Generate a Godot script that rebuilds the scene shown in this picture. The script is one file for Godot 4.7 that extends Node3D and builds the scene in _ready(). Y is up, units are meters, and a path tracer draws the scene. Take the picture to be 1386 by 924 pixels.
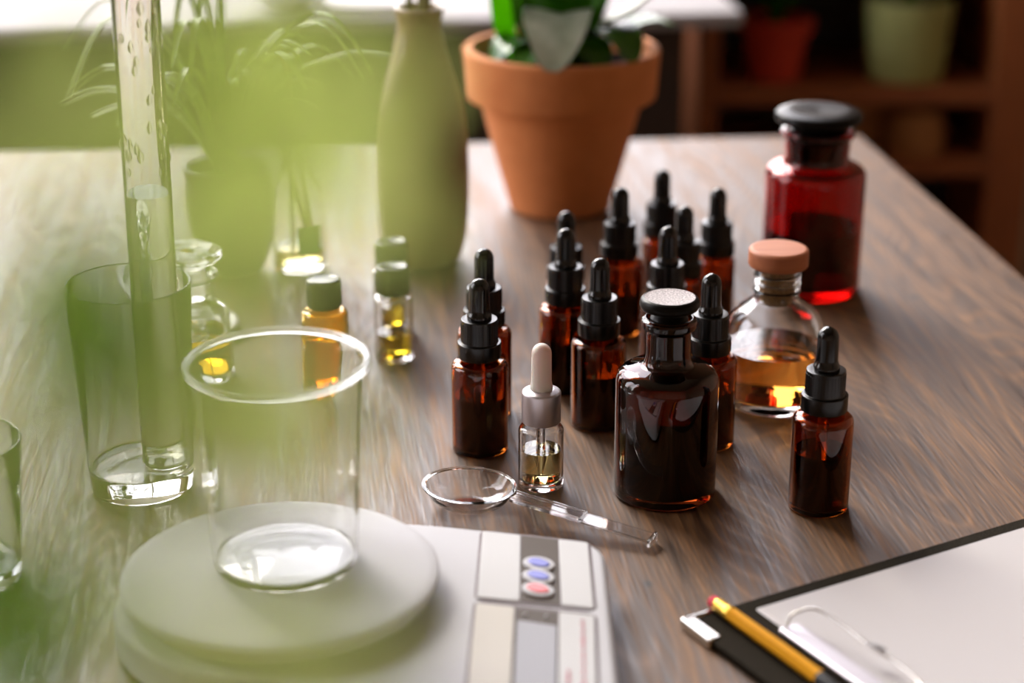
extends Node3D

const T := 0.75                      # height of the table top
var used := {}
var M := {}

# ---------------------------------------------------------------- naming
func numbered(called: String) -> String:
	var n: int = used.get(called, 0)
	used[called] = n + 1
	return called if n == 0 else "%s_%03d" % [called, n]

func tag(o: Node3D, label: String, category := "", group := "") -> Node3D:
	if label: o.set_meta("label", label)
	if category: o.set_meta("category", category)
	if group: o.set_meta("group", group)
	return o

func thing(called: String, label: String, category: String, at := Vector3.ZERO, turn := 0.0, group := "") -> Node3D:
	var o := Node3D.new()
	o.name = numbered(called)
	o.set_meta("base_name", called)
	add_child(o)
	o.position = at
	o.rotation.y = turn
	tag(o, label, category, group)
	return o

func part(called: String, mesh: Mesh, mat: Material, parent: Node3D, at := Vector3.ZERO) -> MeshInstance3D:
	var o := MeshInstance3D.new()
	o.name = called
	o.mesh = mesh
	o.material_override = mat
	o.position = at
	parent.add_child(o, true)
	return o

func single(called: String, mesh: Mesh, mat: Material, at: Vector3, label: String, category: String, group := "") -> MeshInstance3D:
	var o := part(numbered(called), mesh, mat, self, at)
	tag(o, label, category, group)
	return o

func struct(called: String, mesh: Mesh, mat: Material, at := Vector3.ZERO, turn := 0.0) -> MeshInstance3D:
	var o := part(called, mesh, mat, self, at)
	o.rotation.y = turn
	o.set_meta("kind", "structure")
	return o

func dup(src: Node3D, at: Vector3, turn: float, label: String, group := "") -> Node3D:
	var c: Node3D = src.duplicate()
	c.name = numbered(str(src.get_meta("base_name")))
	add_child(c)
	c.position = at
	c.rotation.y = turn
	c.set_meta("label", label)
	if group: c.set_meta("group", group)
	return c

# ---------------------------------------------------------------- shapes
func tri(st: SurfaceTool, a: Array, b: Array, c: Array) -> void:
	# each corner: [position, normal, uv]; front faces run clockwise
	var pa: Vector3 = a[0]
	var pb: Vector3 = b[0]
	var pc: Vector3 = c[0]
	var g := (pb - pa).cross(pc - pa)
	if g.length_squared() < 1e-22:
		return
	var n: Vector3 = a[1] + b[1] + c[1]
	var order := [a, c, b] if g.dot(n) > 0.0 else [a, b, c]
	for v in order:
		st.set_normal(v[1])
		st.set_uv(v[2])
		st.add_vertex(v[0])

func quad(st: SurfaceTool, a: Array, b: Array, c: Array, d: Array) -> void:
	tri(st, a, b, c)
	tri(st, a, c, d)

func start() -> SurfaceTool:
	var st := SurfaceTool.new()
	st.begin(Mesh.PRIMITIVE_TRIANGLES)
	return st

func fillet(pts: Array) -> PackedVector2Array:
	# pts: [r, y] or [r, y, rounding]; corners with a rounding become arcs
	var out := PackedVector2Array()
	for i in pts.size():
		var p := Vector2(pts[i][0], pts[i][1])
		var rad: float = pts[i][2] if pts[i].size() > 2 else 0.0
		if rad <= 0.0 or i == 0 or i == pts.size() - 1:
			out.append(p)
			continue
		var a := Vector2(pts[i - 1][0], pts[i - 1][1]) - p
		var b := Vector2(pts[i + 1][0], pts[i + 1][1]) - p
		var d := minf(rad, minf(a.length(), b.length()) * 0.49)
		var p0 := p + a.normalized() * d
		var p2 := p + b.normalized() * d
		for k in 8:
			var t := k / 7.0
			out.append(p0.lerp(p, t).lerp(p.lerp(p2, t), t))
	return out

func lathe_into(st: SurfaceTool, prof: PackedVector2Array, seg := 40, crease := 38.0) -> void:
	var n := prof.size()
	var en: Array[Vector2] = []
	for i in n - 1:
		var e := prof[i + 1] - prof[i]
		en.append(Vector2(e.y, -e.x).normalized() if e.length() > 1e-9 else Vector2.ZERO)
	var lim := cos(deg_to_rad(crease))
	var run := 0.0
	for i in n - 1:
		if en[i] == Vector2.ZERO:
			continue
		var n0 := en[i]
		var n1 := en[i]
		if i > 0 and en[i - 1].dot(en[i]) > lim: n0 = (en[i - 1] + en[i]).normalized()
		if i < n - 2 and en[i + 1].dot(en[i]) > lim: n1 = (en[i + 1] + en[i]).normalized()
		var run2 := run + (prof[i + 1] - prof[i]).length()
		for k in seg:
			var t0 := TAU * k / seg
			var t1 := TAU * (k + 1) / seg
			var d0 := Vector3(cos(t0), 0, sin(t0))
			var d1 := Vector3(cos(t1), 0, sin(t1))
			var up := Vector3.UP
			var u0 := float(k) / seg
			var u1 := float(k + 1) / seg
			quad(st, [d0 * prof[i].x + up * prof[i].y, d0 * n0.x + up * n0.y, Vector2(u0, run)],
				[d0 * prof[i + 1].x + up * prof[i + 1].y, d0 * n1.x + up * n1.y, Vector2(u0, run2)],
				[d1 * prof[i + 1].x + up * prof[i + 1].y, d1 * n1.x + up * n1.y, Vector2(u1, run2)],
				[d1 * prof[i].x + up * prof[i].y, d1 * n0.x + up * n0.y, Vector2(u1, run)])
		run = run2

func lathe(prof: PackedVector2Array, seg := 40, crease := 38.0) -> ArrayMesh:
	var st := start()
	lathe_into(st, prof, seg, crease)
	return st.commit()

func lathe_pts(pts: Array, seg := 40) -> ArrayMesh:
	return lathe(fillet(pts), seg)

func inner_of(outer: PackedVector2Array, wall: float, base: float) -> PackedVector2Array:
	# the inside of a vessel, from the middle of its floor up to its lip
	var out := PackedVector2Array([Vector2(0, base)])
	var cut := PackedVector2Array()
	for i in outer.size():
		if i > 0 and outer[i - 1].y < base and outer[i].y > base:
			cut.append(outer[i - 1].lerp(outer[i], (base - outer[i - 1].y) / (outer[i].y - outer[i - 1].y)))
		cut.append(outer[i])
	outer = cut
	for i in outer.size():
		var a := outer[maxi(i - 1, 0)]
		var b := outer[mini(i + 1, outer.size() - 1)]
		var e := b - a
		if e.length() < 1e-9: continue
		var q := outer[i] - Vector2(e.y, -e.x).normalized() * wall
		if i == outer.size() - 1: q.y = outer[i].y
		if outer[i].y < base - 1e-6 or q.x < 0.001: continue
		q.y = maxf(q.y, base)
		if out.size() == 1 and q.x > 0.004:      # a rounded corner between floor and wall
			var c := minf(0.002, q.x * 0.3)
			for k in 5:
				var t := k / 4.0
				out.append(Vector2(q.x - c, base).lerp(Vector2(q.x, base), t).lerp(Vector2(q.x, base).lerp(Vector2(q.x, base + c), t), t))
		if q.y < out[out.size() - 1].y - 1e-6: continue
		out.append(q)
	return out

func vessel(outer: PackedVector2Array, wall: float, base: float, seg := 48) -> ArrayMesh:
	var inn := inner_of(outer, wall, base)
	var p: PackedVector2Array = outer.duplicate()
	var lip := outer[outer.size() - 1]
	var il := inn[inn.size() - 1]
	var mid := (lip + il) / 2.0
	var w := absf(lip.x - il.x) / 2.0
	for k in range(1, 6):
		p.append(mid + Vector2(cos(PI * k / 6.0) * w, sin(PI * k / 6.0) * w))
	var back: PackedVector2Array = inn.duplicate()
	back.reverse()
	p.append_array(back)
	return lathe(p, seg)

func liquid(outer: PackedVector2Array, wall: float, base: float, level: float, seg := 40, gap := 0.0003) -> ArrayMesh:
	var inn := inner_of(outer, wall + gap, base + gap)
	var p := PackedVector2Array()
	for i in inn.size():
		if inn[i].y <= level:
			p.append(inn[i])
		else:
			var a := inn[i - 1]
			var t := (level - a.y) / maxf(inn[i].y - a.y, 1e-9)
			p.append(a.lerp(inn[i], t))
			break
	p.append(Vector2(0, level))
	return lathe(p, seg)

func rbox_into(st: SurfaceTool, c: Vector3, size: Vector3, r := 0.002, basis := Basis(), k := 2) -> void:
	var h := size / 2.0
	r = minf(r, minf(h.x, minf(h.y, h.z)) * 0.98)
	var lines := []
	for ax in 3:
		var l := []
		for i in k + 1: l.append(-h[ax] + r * i / k)
		for i in k + 1: l.append(h[ax] - r + r * i / k)
		lines.append(l)
	for ax in 3:
		var u := (ax + 1) % 3
		var v := (ax + 2) % 3
		for s: float in [-1.0, 1.0]:
			var grid := []
			for i in lines[u].size():
				var row := []
				for j in lines[v].size():
					var p := Vector3()
					p[ax] = h[ax] * s
					p[u] = lines[u][i]
					p[v] = lines[v][j]
					var q := p.clamp(-h + Vector3.ONE * r, h - Vector3.ONE * r)
					var nn := (p - q).normalized()
					var pos := q + nn * r
					row.append([c + basis * pos, basis * nn, Vector2(pos[u], pos[v])])
				grid.append(row)
			for i in lines[u].size() - 1:
				for j in lines[v].size() - 1:
					quad(st, grid[i][j], grid[i + 1][j], grid[i + 1][j + 1], grid[i][j + 1])

func rbox(size: Vector3, r := 0.002, c := Vector3.ZERO) -> ArrayMesh:
	var st := start()
	rbox_into(st, c, size, r)
	return st.commit()

func sweep_into(st: SurfaceTool, path: PackedVector3Array, radii: Array, seg := 10, flat := 1.0) -> void:
	var n := path.size()
	var rings := []
	var prev := Vector3.ZERO
	var run := 0.0
	for i in n:
		var t := (path[mini(i + 1, n - 1)] - path[maxi(i - 1, 0)]).normalized()
		var s := prev - t * prev.dot(t) if i > 0 else (t.cross(Vector3.UP) if absf(t.y) < 0.95 else t.cross(Vector3.RIGHT))
		s = s.normalized()
		prev = s
		var b := s.cross(t)
		var r: float = radii[mini(i, radii.size() - 1)]
		if i > 0: run += path[i].distance_to(path[i - 1])
		var ring := []
		for k in seg + 1:
			var a := TAU * k / seg
			var d := s * cos(a) + b * sin(a) * flat
			ring.append([path[i] + d * r, (s * cos(a) * flat + b * sin(a)).normalized(), Vector2(float(k) / seg, run)])
		rings.append([ring, t])
	for i in n - 1:
		for k in seg:
			quad(st, rings[i][0][k], rings[i + 1][0][k], rings[i + 1][0][k + 1], rings[i][0][k + 1])
	for e in [0, n - 1]:
		var nn: Vector3 = -rings[e][1] if e == 0 else rings[e][1]
		for k in seg:
			tri(st, [path[e], nn, Vector2.ZERO], [rings[e][0][k][0], nn, Vector2.ZERO], [rings[e][0][k + 1][0], nn, Vector2.ZERO])

func sweep(path: PackedVector3Array, radii: Array, seg := 10, flat := 1.0) -> ArrayMesh:
	var st := start()
	sweep_into(st, path, radii, seg, flat)
	return st.commit()

func curve(pts: Array, steps := 6) -> PackedVector3Array:
	var out := PackedVector3Array()
	for i in pts.size() - 1:
		var p0: Vector3 = pts[maxi(i - 1, 0)]
		var p1: Vector3 = pts[i]
		var p2: Vector3 = pts[i + 1]
		var p3: Vector3 = pts[mini(i + 2, pts.size() - 1)]
		for k in steps:
			out.append(p1.cubic_interpolate(p2, p0, p3, float(k) / steps))
	out.append(pts[pts.size() - 1])
	return out

func rounded(poly: PackedVector2Array, r: float) -> PackedVector2Array:
	# an x/z outline with every corner rounded
	var out := PackedVector2Array()
	var n := poly.size()
	for i in n:
		var p := poly[i]
		var a := poly[(i + n - 1) % n] - p
		var b := poly[(i + 1) % n] - p
		var d := minf(r, minf(a.length(), b.length()) * 0.45)
		for k in 7:
			var t := k / 6.0
			out.append((p + a.normalized() * d).lerp(p, t).lerp(p.lerp(p + b.normalized() * d, t), t))
	return out

func inset(poly: PackedVector2Array, d: float) -> PackedVector2Array:
	var out := PackedVector2Array()
	var n := poly.size()
	var sgn := -1.0 if Geometry2D.is_polygon_clockwise(poly) else 1.0
	for i in n:
		var e := (poly[(i + 1) % n] - poly[(i + n - 1) % n]).normalized()
		out.append(poly[i] + Vector2(-e.y, e.x) * d * sgn)
	return out

func prism_into(st: SurfaceTool, poly: PackedVector2Array, y0: float, y1: float, bevel := 0.001) -> void:
	# an x/z outline raised from y0 to y1, with a rounded top edge
	var rings := [[poly, y0]]
	var steps := 4
	for k in steps + 1:
		var a := PI / 2 * k / steps
		rings.append([inset(poly, bevel * (1.0 - cos(a))), y1 - bevel * (1.0 - sin(a))])
	var n := poly.size()
	var sgn := -1.0 if Geometry2D.is_polygon_clockwise(poly) else 1.0
	for q in rings.size() - 1:
		var ra: PackedVector2Array = rings[q][0]
		var rb: PackedVector2Array = rings[q + 1][0]
		var ya: float = rings[q][1]
		var yb: float = rings[q + 1][1]
		var na := []
		for pass_ in 2:
			var ang := 0.0 if q == 0 else PI / 2 * (q - 1 + pass_) / steps
			na.append([cos(ang), sin(ang)])
		for i in n:
			var j := (i + 1) % n
			var qs := []
			for w in [[i, 0], [i, 1], [j, 1], [j, 0]]:
				var m: int = w[0]
				var rr: PackedVector2Array = ra if w[1] == 0 else rb
				var e := (poly[(m + 1) % n] - poly[(m + n - 1) % n]).normalized()
				var o := Vector2(e.y, -e.x) * sgn
				var cn: Array = na[w[1]]
				qs.append([Vector3(rr[m].x, ya if w[1] == 0 else yb, rr[m].y), Vector3(o.x * cn[0], cn[1], o.y * cn[0]), rr[m]])
			quad(st, qs[0], qs[1], qs[2], qs[3])
	for cap in [0, rings.size() - 1]:
		var rp: PackedVector2Array = rings[cap][0]
		var y: float = rings[cap][1]
		var nn := Vector3.DOWN if cap == 0 else Vector3.UP
		var idx := Geometry2D.triangulate_polygon(poly)
		for k in idx.size() / 3:
			var c := []
			for w in 3:
				var v := rp[idx[k * 3 + w]]
				c.append([Vector3(v.x, y, v.y), nn, v])
			tri(st, c[0], c[1], c[2])

func prism(poly: PackedVector2Array, y0: float, y1: float, bevel := 0.001) -> ArrayMesh:
	var st := start()
	prism_into(st, poly, y0, y1, bevel)
	return st.commit()

func leaf_into(st: SurfaceTool, path: PackedVector3Array, widths: Array, side: Vector3, fold := 0.15, thick := 0.0006) -> void:
	# a blade along a path: two skins, folded along the midrib
	var n := path.size()
	var cols := 7
	var skins := []
	for s: float in [1.0, -1.0]:
		var rows := []
		for i in n:
			var t := (path[mini(i + 1, n - 1)] - path[maxi(i - 1, 0)]).normalized()
			var x := (side - t * side.dot(t)).normalized()
			var up := x.cross(t)
			var w: float = widths[i]
			var row := []
			for c in cols:
				var u := c / (cols - 1.0) * 2.0 - 1.0
				var edge := 1.0 - absf(u)
				var p := path[i] + x * u * w + up * (absf(u) * w * fold * 2.0) + up * s * thick * minf(1.0, edge * 2.0 + 0.02)
				row.append([p, (up * s - x * u * fold * s).normalized(), Vector2(c / (cols - 1.0), float(i) / (n - 1))])
			rows.append(row)
		skins.append(rows)
	for rows in skins:
		for i in n - 1:
			for c in cols - 1:
				quad(st, rows[i][c], rows[i + 1][c], rows[i + 1][c + 1], rows[i][c + 1])

func blade(pts: Array, wid: float, side: Vector3, fold := 0.15, thick := 0.0006, blunt := 0.6) -> ArrayMesh:
	var path := curve(pts, 6)
	var w := []
	for i in path.size():
		var t := float(i) / (path.size() - 1)
		w.append(maxf(0.0004, wid * pow(sin(PI * clampf(t * 0.93 + 0.05, 0.0, 1.0)), blunt)))
	var st := start()
	leaf_into(st, path, w, side, fold, thick)
	return st.commit()

# ---------------------------------------------------------------- materials
func mat(c: Color, rough := 0.5, metal := 0.0) -> StandardMaterial3D:
	var m := StandardMaterial3D.new()
	m.albedo_color = c
	m.roughness = rough
	m.metallic = metal
	return m

func glass(c: Color, scale := 0.05, rough := 0.0) -> StandardMaterial3D:
	var m := mat(Color(c.r, c.g, c.b, 0.0), rough)
	m.refraction_enabled = true
	m.refraction_scale = scale
	return m

func noise_tex(freq: float, c0: Color, c1: Color, octaves := 4, size := 512, seed_ := 1) -> NoiseTexture2D:
	var f := FastNoiseLite.new()
	f.noise_type = FastNoiseLite.TYPE_SIMPLEX_SMOOTH
	f.frequency = freq
	f.fractal_octaves = octaves
	f.seed = seed_
	var t := NoiseTexture2D.new()
	t.width = size
	t.height = size
	t.seamless = true
	t.noise = f
	var g := Gradient.new()
	g.set_color(0, c0)
	g.set_color(1, c1)
	t.color_ramp = g
	return t

func mottled(c0: Color, c1: Color, freq: float, scale: float, rough := 0.7, bump := 0.0, seed_ := 1) -> StandardMaterial3D:
	var m := mat(Color.WHITE, rough)
	m.albedo_texture = noise_tex(freq, c0, c1, 5, 512, seed_)
	m.uv1_triplanar = true
	m.uv1_scale = Vector3.ONE * scale
	if bump > 0.0:
		m.heightmap_enabled = true
		m.heightmap_texture = noise_tex(freq * 2.0, Color.BLACK, Color.WHITE, 5, 512, seed_ + 7)
		m.heightmap_scale = bump
	return m

func wood_plain(c0: Color, c1: Color, along: Vector3, seed_ := 3, rough := 0.6) -> StandardMaterial3D:
	# streaks stretched along one axis
	var m := mottled(c0, c1, 0.02, 1.0, rough, 0.0, seed_)
	m.uv1_scale = Vector3(14, 14, 14) - along * 12.8
	return m

func table_wood() -> StandardMaterial3D:
	# dark stained softwood: wandering year rings cut lengthwise, fine fibres across them
	var n := 1400
	var warp := FastNoiseLite.new()
	warp.seed = 21
	warp.noise_type = FastNoiseLite.TYPE_SIMPLEX_SMOOTH
	warp.frequency = 1.0
	warp.fractal_octaves = 2
	var fib := FastNoiseLite.new()
	fib.seed = 5
	fib.noise_type = FastNoiseLite.TYPE_SIMPLEX
	fib.frequency = 1.0
	fib.fractal_octaves = 2
	var col := PackedByteArray()
	var hgt := PackedByteArray()
	var rgh := PackedByteArray()
	col.resize(n * n * 3)
	hgt.resize(n * n)
	rgh.resize(n * n)
	for y in n:
		var v := y * 1.44 / n
		for x in n:
			var u := x * 1.44 / n
			var w := warp.get_noise_2d(u * 7.0, v * 1.3)
			var s := fposmod((u + 0.11 * w) * 105.0, 1.0)
			var line := clampf(1.0 - absf(s - 0.72) * 4.2, 0.0, 1.0)
			var f := fib.get_noise_2d(u * 420.0, v * 16.0)
			var f2 := fib.get_noise_2d(u * 60.0, v * 3.0 + 40.0)
			var k := clampf(0.22 * line + 0.24 * f + 0.24 * f2 + 0.3, 0.0, 1.0)
			var i := y * n + x
			col[i * 3] = int(58 + 104 * k)
			col[i * 3 + 1] = int(34 + 76 * k)
			col[i * 3 + 2] = int(11 + 38 * k)
			hgt[i] = int(clampf(118 + 22 * line + 90 * f, 0, 255))
			rgh[i] = int(clampf(152 + 26 * f + 22 * f2 - 14 * line, 60, 220))
	# a few small dark knots
	var bl := Vector2(0.3274, -1.7533) + Vector2(-0.7932, 0.0599) * 1.75
	var g := Vector2(0.1259, 1.0).normalized()
	for kn in [[0.2882, -1.5502, 0.006], [0.1916, -1.0995, 0.0035], [0.2379, -1.4345, 0.004], [0.0694, -0.868, 0.003], [0.29, -1.3, 0.004]]:
		var q := Vector2(kn[0], kn[1]) - bl
		var px := Vector2(q.dot(Vector2(g.y, -g.x)) + 0.06, q.dot(g) + 0.03) * n / 1.44
		var rr: float = kn[2] * n / 1.44
		for dy in range(-12, 13):
			for dx in range(-8, 9):
				var e := 1.0 - clampf(Vector2(dx, dy * 0.6).length() / rr, 0.0, 1.0)
				var at := ((int(px.y) + dy) * n + int(px.x) + dx) * 3
				for c in 3:
					col[at + c] = int(col[at + c] * (1.0 - 0.75 * e))
	var m := mat(Color.WHITE, 1.0)
	m.metallic_specular = 0.7
	m.albedo_texture = ImageTexture.create_from_image(Image.create_from_data(n, n, false, Image.FORMAT_RGB8, col))
	m.roughness_texture = ImageTexture.create_from_image(Image.create_from_data(n, n, false, Image.FORMAT_L8, rgh))
	m.roughness_texture_channel = BaseMaterial3D.TEXTURE_CHANNEL_RED
	m.heightmap_enabled = true
	m.heightmap_texture = ImageTexture.create_from_image(Image.create_from_data(n, n, false, Image.FORMAT_L8, hgt))
	m.heightmap_scale = 0.022
	m.uv1_scale = Vector3(1 / 1.44, 1 / 1.44, 1)
	return m

func materials() -> void:
	M.table = table_wood()
	M.wall = mottled(Color(0.64, 0.55, 0.46), Color(0.68, 0.59, 0.5), 0.01, 1.0, 0.9, 0.0, 2)
	M.ceiling = mat(Color(0.78, 0.75, 0.7), 0.9)
	M.floor = wood_plain(Color(0.2, 0.12, 0.07), Color(0.3, 0.19, 0.11), Vector3(0, 0, 1), 8, 0.5)
	M.frame = mat(Color(0.85, 0.84, 0.82), 0.4)
	M.bench_top = mottled(Color(0.58, 0.56, 0.555), Color(0.62, 0.6, 0.595), 0.02, 2.0, 0.7, 0.0, 4)
	M.bench_top.metallic_specular = 0.25
	M.dark_wood = wood_plain(Color(0.13, 0.075, 0.04), Color(0.2, 0.12, 0.06), Vector3(0, 1, 0), 6, 0.6)
	M.shelf_wood = wood_plain(Color(0.52, 0.28, 0.12), Color(0.62, 0.35, 0.17), Vector3(1, 0, 0), 9, 0.6)
	M.post_wood = wood_plain(Color(0.52, 0.28, 0.12), Color(0.62, 0.35, 0.17), Vector3(0, 1, 0), 12, 0.6)
	M.terra = mottled(Color(0.78, 0.48, 0.27), Color(0.84, 0.54, 0.32), 0.012, 6.0, 0.85, 0.01, 11)
	M.red_pot = mottled(Color(0.7, 0.19, 0.09), Color(0.77, 0.23, 0.12), 0.012, 6.0, 0.8, 0.0, 13)
	M.lime_pot = mottled(Color(0.6, 0.62, 0.36), Color(0.66, 0.67, 0.42), 0.012, 6.0, 0.6, 0.0, 14)
	M.brown_pot = mottled(Color(0.25, 0.19, 0.1), Color(0.33, 0.24, 0.12), 0.012, 6.0, 0.5, 0.0, 15)
	M.soil = mottled(Color(0.06, 0.045, 0.03), Color(0.12, 0.085, 0.06), 0.08, 12.0, 1.0, 0.3, 16)
	M.soil.metallic_specular = 0.1
	M.vase = mottled(Color(0.56, 0.45, 0.31), Color(0.62, 0.5, 0.35), 0.01, 4.0, 0.28, 0.0, 17)
	M.white = mat(Color(0.79, 0.79, 0.805), 0.65)
	M.white.metallic_specular = 0.2
	M.porcelain = mat(Color(0.9, 0.89, 0.88), 0.15)
	M.paper = mat(Color(0.8, 0.785, 0.79), 0.85)
	M.black = mat(Color(0.035, 0.035, 0.03), 0.27)
	M.rubber = mat(Color(0.045, 0.045, 0.04), 0.18)
	M.white_rubber = mat(Color(0.86, 0.84, 0.8), 0.45)
	M.white_rubber.subsurf_scatter_enabled = true
	M.white_rubber.subsurf_scatter_strength = 0.2
	M.alu = mat(Color(0.82, 0.8, 0.82), 0.38, 0.9)
	M.steel = mat(Color(0.8, 0.79, 0.77), 0.25, 1.0)
	M.amber = glass(Color(0.74, 0.4, 0.13))
	M.amber_oil = glass(Color(0.07, 0.02, 0.004), 0.04)
	M.dark_amber = glass(Color(0.42, 0.16, 0.04))
	M.ruby = glass(Color(0.72, 0.02, 0.015))
	M.ruby_liquid = glass(Color(0.12, 0.0, 0.0), 0.035)
	M.orange_glass = glass(Color(0.97, 0.78, 0.22))
	M.orange_oil = glass(Color(0.95, 0.74, 0.12), 0.04)
	M.clear = glass(Color(1, 1, 1))
	M.clear_plastic = glass(Color(0.985, 0.975, 0.975), 0.049, 0.03)
	M.water = glass(Color(0.97, 0.98, 0.93), 0.033)
	M.pale_oil = glass(Color(0.96, 0.9, 0.62), 0.045)
	M.yellow_oil = glass(Color(0.95, 0.82, 0.2), 0.045)
	M.amber_spirit = glass(Color(0.93, 0.6, 0.24), 0.04)
	M.cap_wood = wood_plain(Color(0.66, 0.38, 0.24), Color(0.74, 0.46, 0.3), Vector3(1, 0, 0), 19, 0.6)
	M.cork = mottled(Color(0.42, 0.3, 0.16), Color(0.66, 0.5, 0.3), 0.05, 18.0, 0.9, 0.05, 20)
	M.reed = wood_plain(Color(0.62, 0.48, 0.28), Color(0.72, 0.58, 0.36), Vector3(0, 1, 0), 22, 0.8)
	M.green_label = mat(Color(0.2, 0.56, 0.28), 0.6)
	M.green_label.backlight_enabled = true
	M.green_label.backlight = Color(0.3, 0.7, 0.38)
	M.leaf = mottled(Color(0.2, 0.4, 0.07), Color(0.3, 0.5, 0.11), 0.01, 8.0, 0.22, 0.0, 23)
	M.leaf_backlit = mottled(Color(0.5, 0.68, 0.2), Color(0.6, 0.76, 0.26), 0.01, 8.0, 0.3, 0.0, 36)  # lighter copy of the leaf green, painting in window light shining through
	M.leaf_backlit.backlight_enabled = true
	M.leaf_backlit.backlight = Color(1.0, 1.15, 0.5)
	M.leaf_gleam = mottled(Color(0.5, 0.54, 0.44), Color(0.78, 0.78, 0.7), 0.012, 8.0, 0.3, 0.0, 33)  # pale tones stand for the window gleam on glossy leaves
	M.leaf.backlight_enabled = true
	M.leaf.backlight = Color(0.72, 0.84, 0.3)
	M.spider = mottled(Color(0.36, 0.5, 0.16), Color(0.72, 0.76, 0.5), 0.02, 10.0, 0.4, 0.0, 24)
	M.spider.backlight_enabled = true
	M.spider.backlight = Color(0.6, 0.66, 0.3)
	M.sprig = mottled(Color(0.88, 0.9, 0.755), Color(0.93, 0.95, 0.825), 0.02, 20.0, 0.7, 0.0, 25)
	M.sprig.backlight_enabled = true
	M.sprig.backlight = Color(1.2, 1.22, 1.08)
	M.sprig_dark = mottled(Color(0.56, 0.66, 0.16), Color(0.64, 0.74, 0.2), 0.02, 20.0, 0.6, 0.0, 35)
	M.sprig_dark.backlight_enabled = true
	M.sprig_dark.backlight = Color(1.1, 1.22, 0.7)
	M.sprig_stem = mat(Color(0.24, 0.34, 0.08), 0.6)
	M.twig = mat(Color(0.4, 0.36, 0.14), 0.7)
	M.ground_top = mottled(Color(0.4, 0.36, 0.35), Color(0.95, 0.9, 0.9), 0.05, 24.0, 0.45, 0.05, 26)
	M.black_glass = mottled(Color(0.03, 0.025, 0.02), Color(0.1, 0.085, 0.07), 0.04, 20.0, 0.32, 0.01, 31)
	M.black_glass.metallic_specular = 0.25
	M.board = mottled(Color(0.1, 0.085, 0.055), Color(0.19, 0.16, 0.11), 0.05, 20.0, 0.8, 0.04, 27)
	M.board.metallic_specular = 0.2
	M.pencil = mat(Color(0.86, 0.6, 0.06), 0.5)
	M.pencil.metallic_specular = 0.2
	M.eraser = mat(Color(0.8, 0.24, 0.3), 0.8)
	M.brass = mat(Color(0.86, 0.7, 0.3), 0.3, 1.0)
	M.pencil_dark = mat(Color(0.04, 0.04, 0.04), 0.5)
	M.panel = mat(Color(0.79, 0.79, 0.79), 0.5)
	M.panel.metallic_specular = 0.25
	M.panel_warm = mat(Color(0.78, 0.76, 0.72), 0.45)
	M.panel_warm.metallic_specular = 0.25
	M.chrome = mat(Color(0.33, 0.29, 0.25), 0.5)
	M.chrome.metallic_specular = 0.25
	M.lcd = mat(Color(0.6, 0.6, 0.62), 0.4)
	M.lcd.metallic_specular = 0.3
	M.groove = mat(Color(0.42, 0.37, 0.38), 0.6)
	M.blue = mat(Color(0.3, 0.32, 0.72), 0.4)
	M.red = mat(Color(0.85, 0.26, 0.27), 0.4)
	M.pink_print = mat(Color(0.86, 0.55, 0.6), 0.6)
	M.basket = wood_plain(Color(0.6, 0.4, 0.22), Color(0.74, 0.53, 0.32), Vector3(1, 0, 0), 28, 0.85)

# ---------------------------------------------------------------- setting
const ROOM := 0.131                 # the room stands turned by 7.5 degrees to the camera

func in_room(x: float, y: float, z: float) -> Vector3:
	return Basis(Vector3.UP, ROOM) * Vector3(x, y, z)

func room_box(called: String, m: Material, lo: Vector3, hi: Vector3) -> MeshInstance3D:
	return struct(called, rbox(hi - lo, 0.004), m, in_room((lo.x + hi.x) / 2, (lo.y + hi.y) / 2, (lo.z + hi.z) / 2), ROOM)

const WX0 := -1.7                    # the window opening in the back wall
const WX1 := 0.8
const WY0 := 0.8
const WY1 := 3.0

func setting() -> void:
	room_box("floor", M.floor, Vector3(-2.4, -0.12, -2.95), Vector3(2.1, 0, 1.6))
	room_box("ceiling", M.ceiling, Vector3(-2.4, 3.2, -2.95), Vector3(2.1, 3.32, 1.6))
	var sl := start()
	for b in [[-2.95, 1.6, 0.0, 0.9], [-2.95, 1.6, WY1, 3.2], [-2.95, -2.45, 0.9, WY1], [-1.0, 1.6, 0.9, WY1]]:
		rbox_into(sl, Vector3(-2.3, (b[2] + b[3]) / 2, (b[0] + b[1]) / 2), Vector3(0.2, b[3] - b[2], b[1] - b[0]), 0.001)
	struct("wall_left", sl.commit(), M.wall, Vector3.ZERO, ROOM)
	sl = start()
	for y in [0.92, WY1 - 0.02]:
		rbox_into(sl, Vector3(-2.31, y, -1.725), Vector3(0.06, 0.04, 1.45), 0.003)
	for zz: float in [-2.43, -1.725, -1.02]:
		rbox_into(sl, Vector3(-2.31, (0.9 + WY1) / 2, zz), Vector3(0.06, WY1 - 0.9, 0.04), 0.003)
	struct("window_2", sl.commit(), M.frame, Vector3.ZERO, ROOM)
	room_box("wall_right", M.wall, Vector3(1.9, 0, -2.95), Vector3(2.1, 3.2, 1.6))
	room_box("wall_front", M.wall, Vector3(-2.2, 0, 1.4), Vector3(1.9, 3.2, 1.6))
	var st := start()
	var z := -2.85
	for b in [[-2.2, 1.9, 0.0, WY0], [-2.2, 1.9, WY1, 3.2], [-2.2, WX0, WY0, WY1], [WX1, 1.9, WY0, WY1]]:
		rbox_into(st, Vector3((b[0] + b[1]) / 2, (b[2] + b[3]) / 2, z), Vector3(b[1] - b[0], b[3] - b[2], 0.2), 0.001)
	struct("wall_back", st.commit(), M.wall, Vector3.ZERO, ROOM)
	struct("window_1", window_frame(), M.frame, Vector3.ZERO, ROOM)

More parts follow.
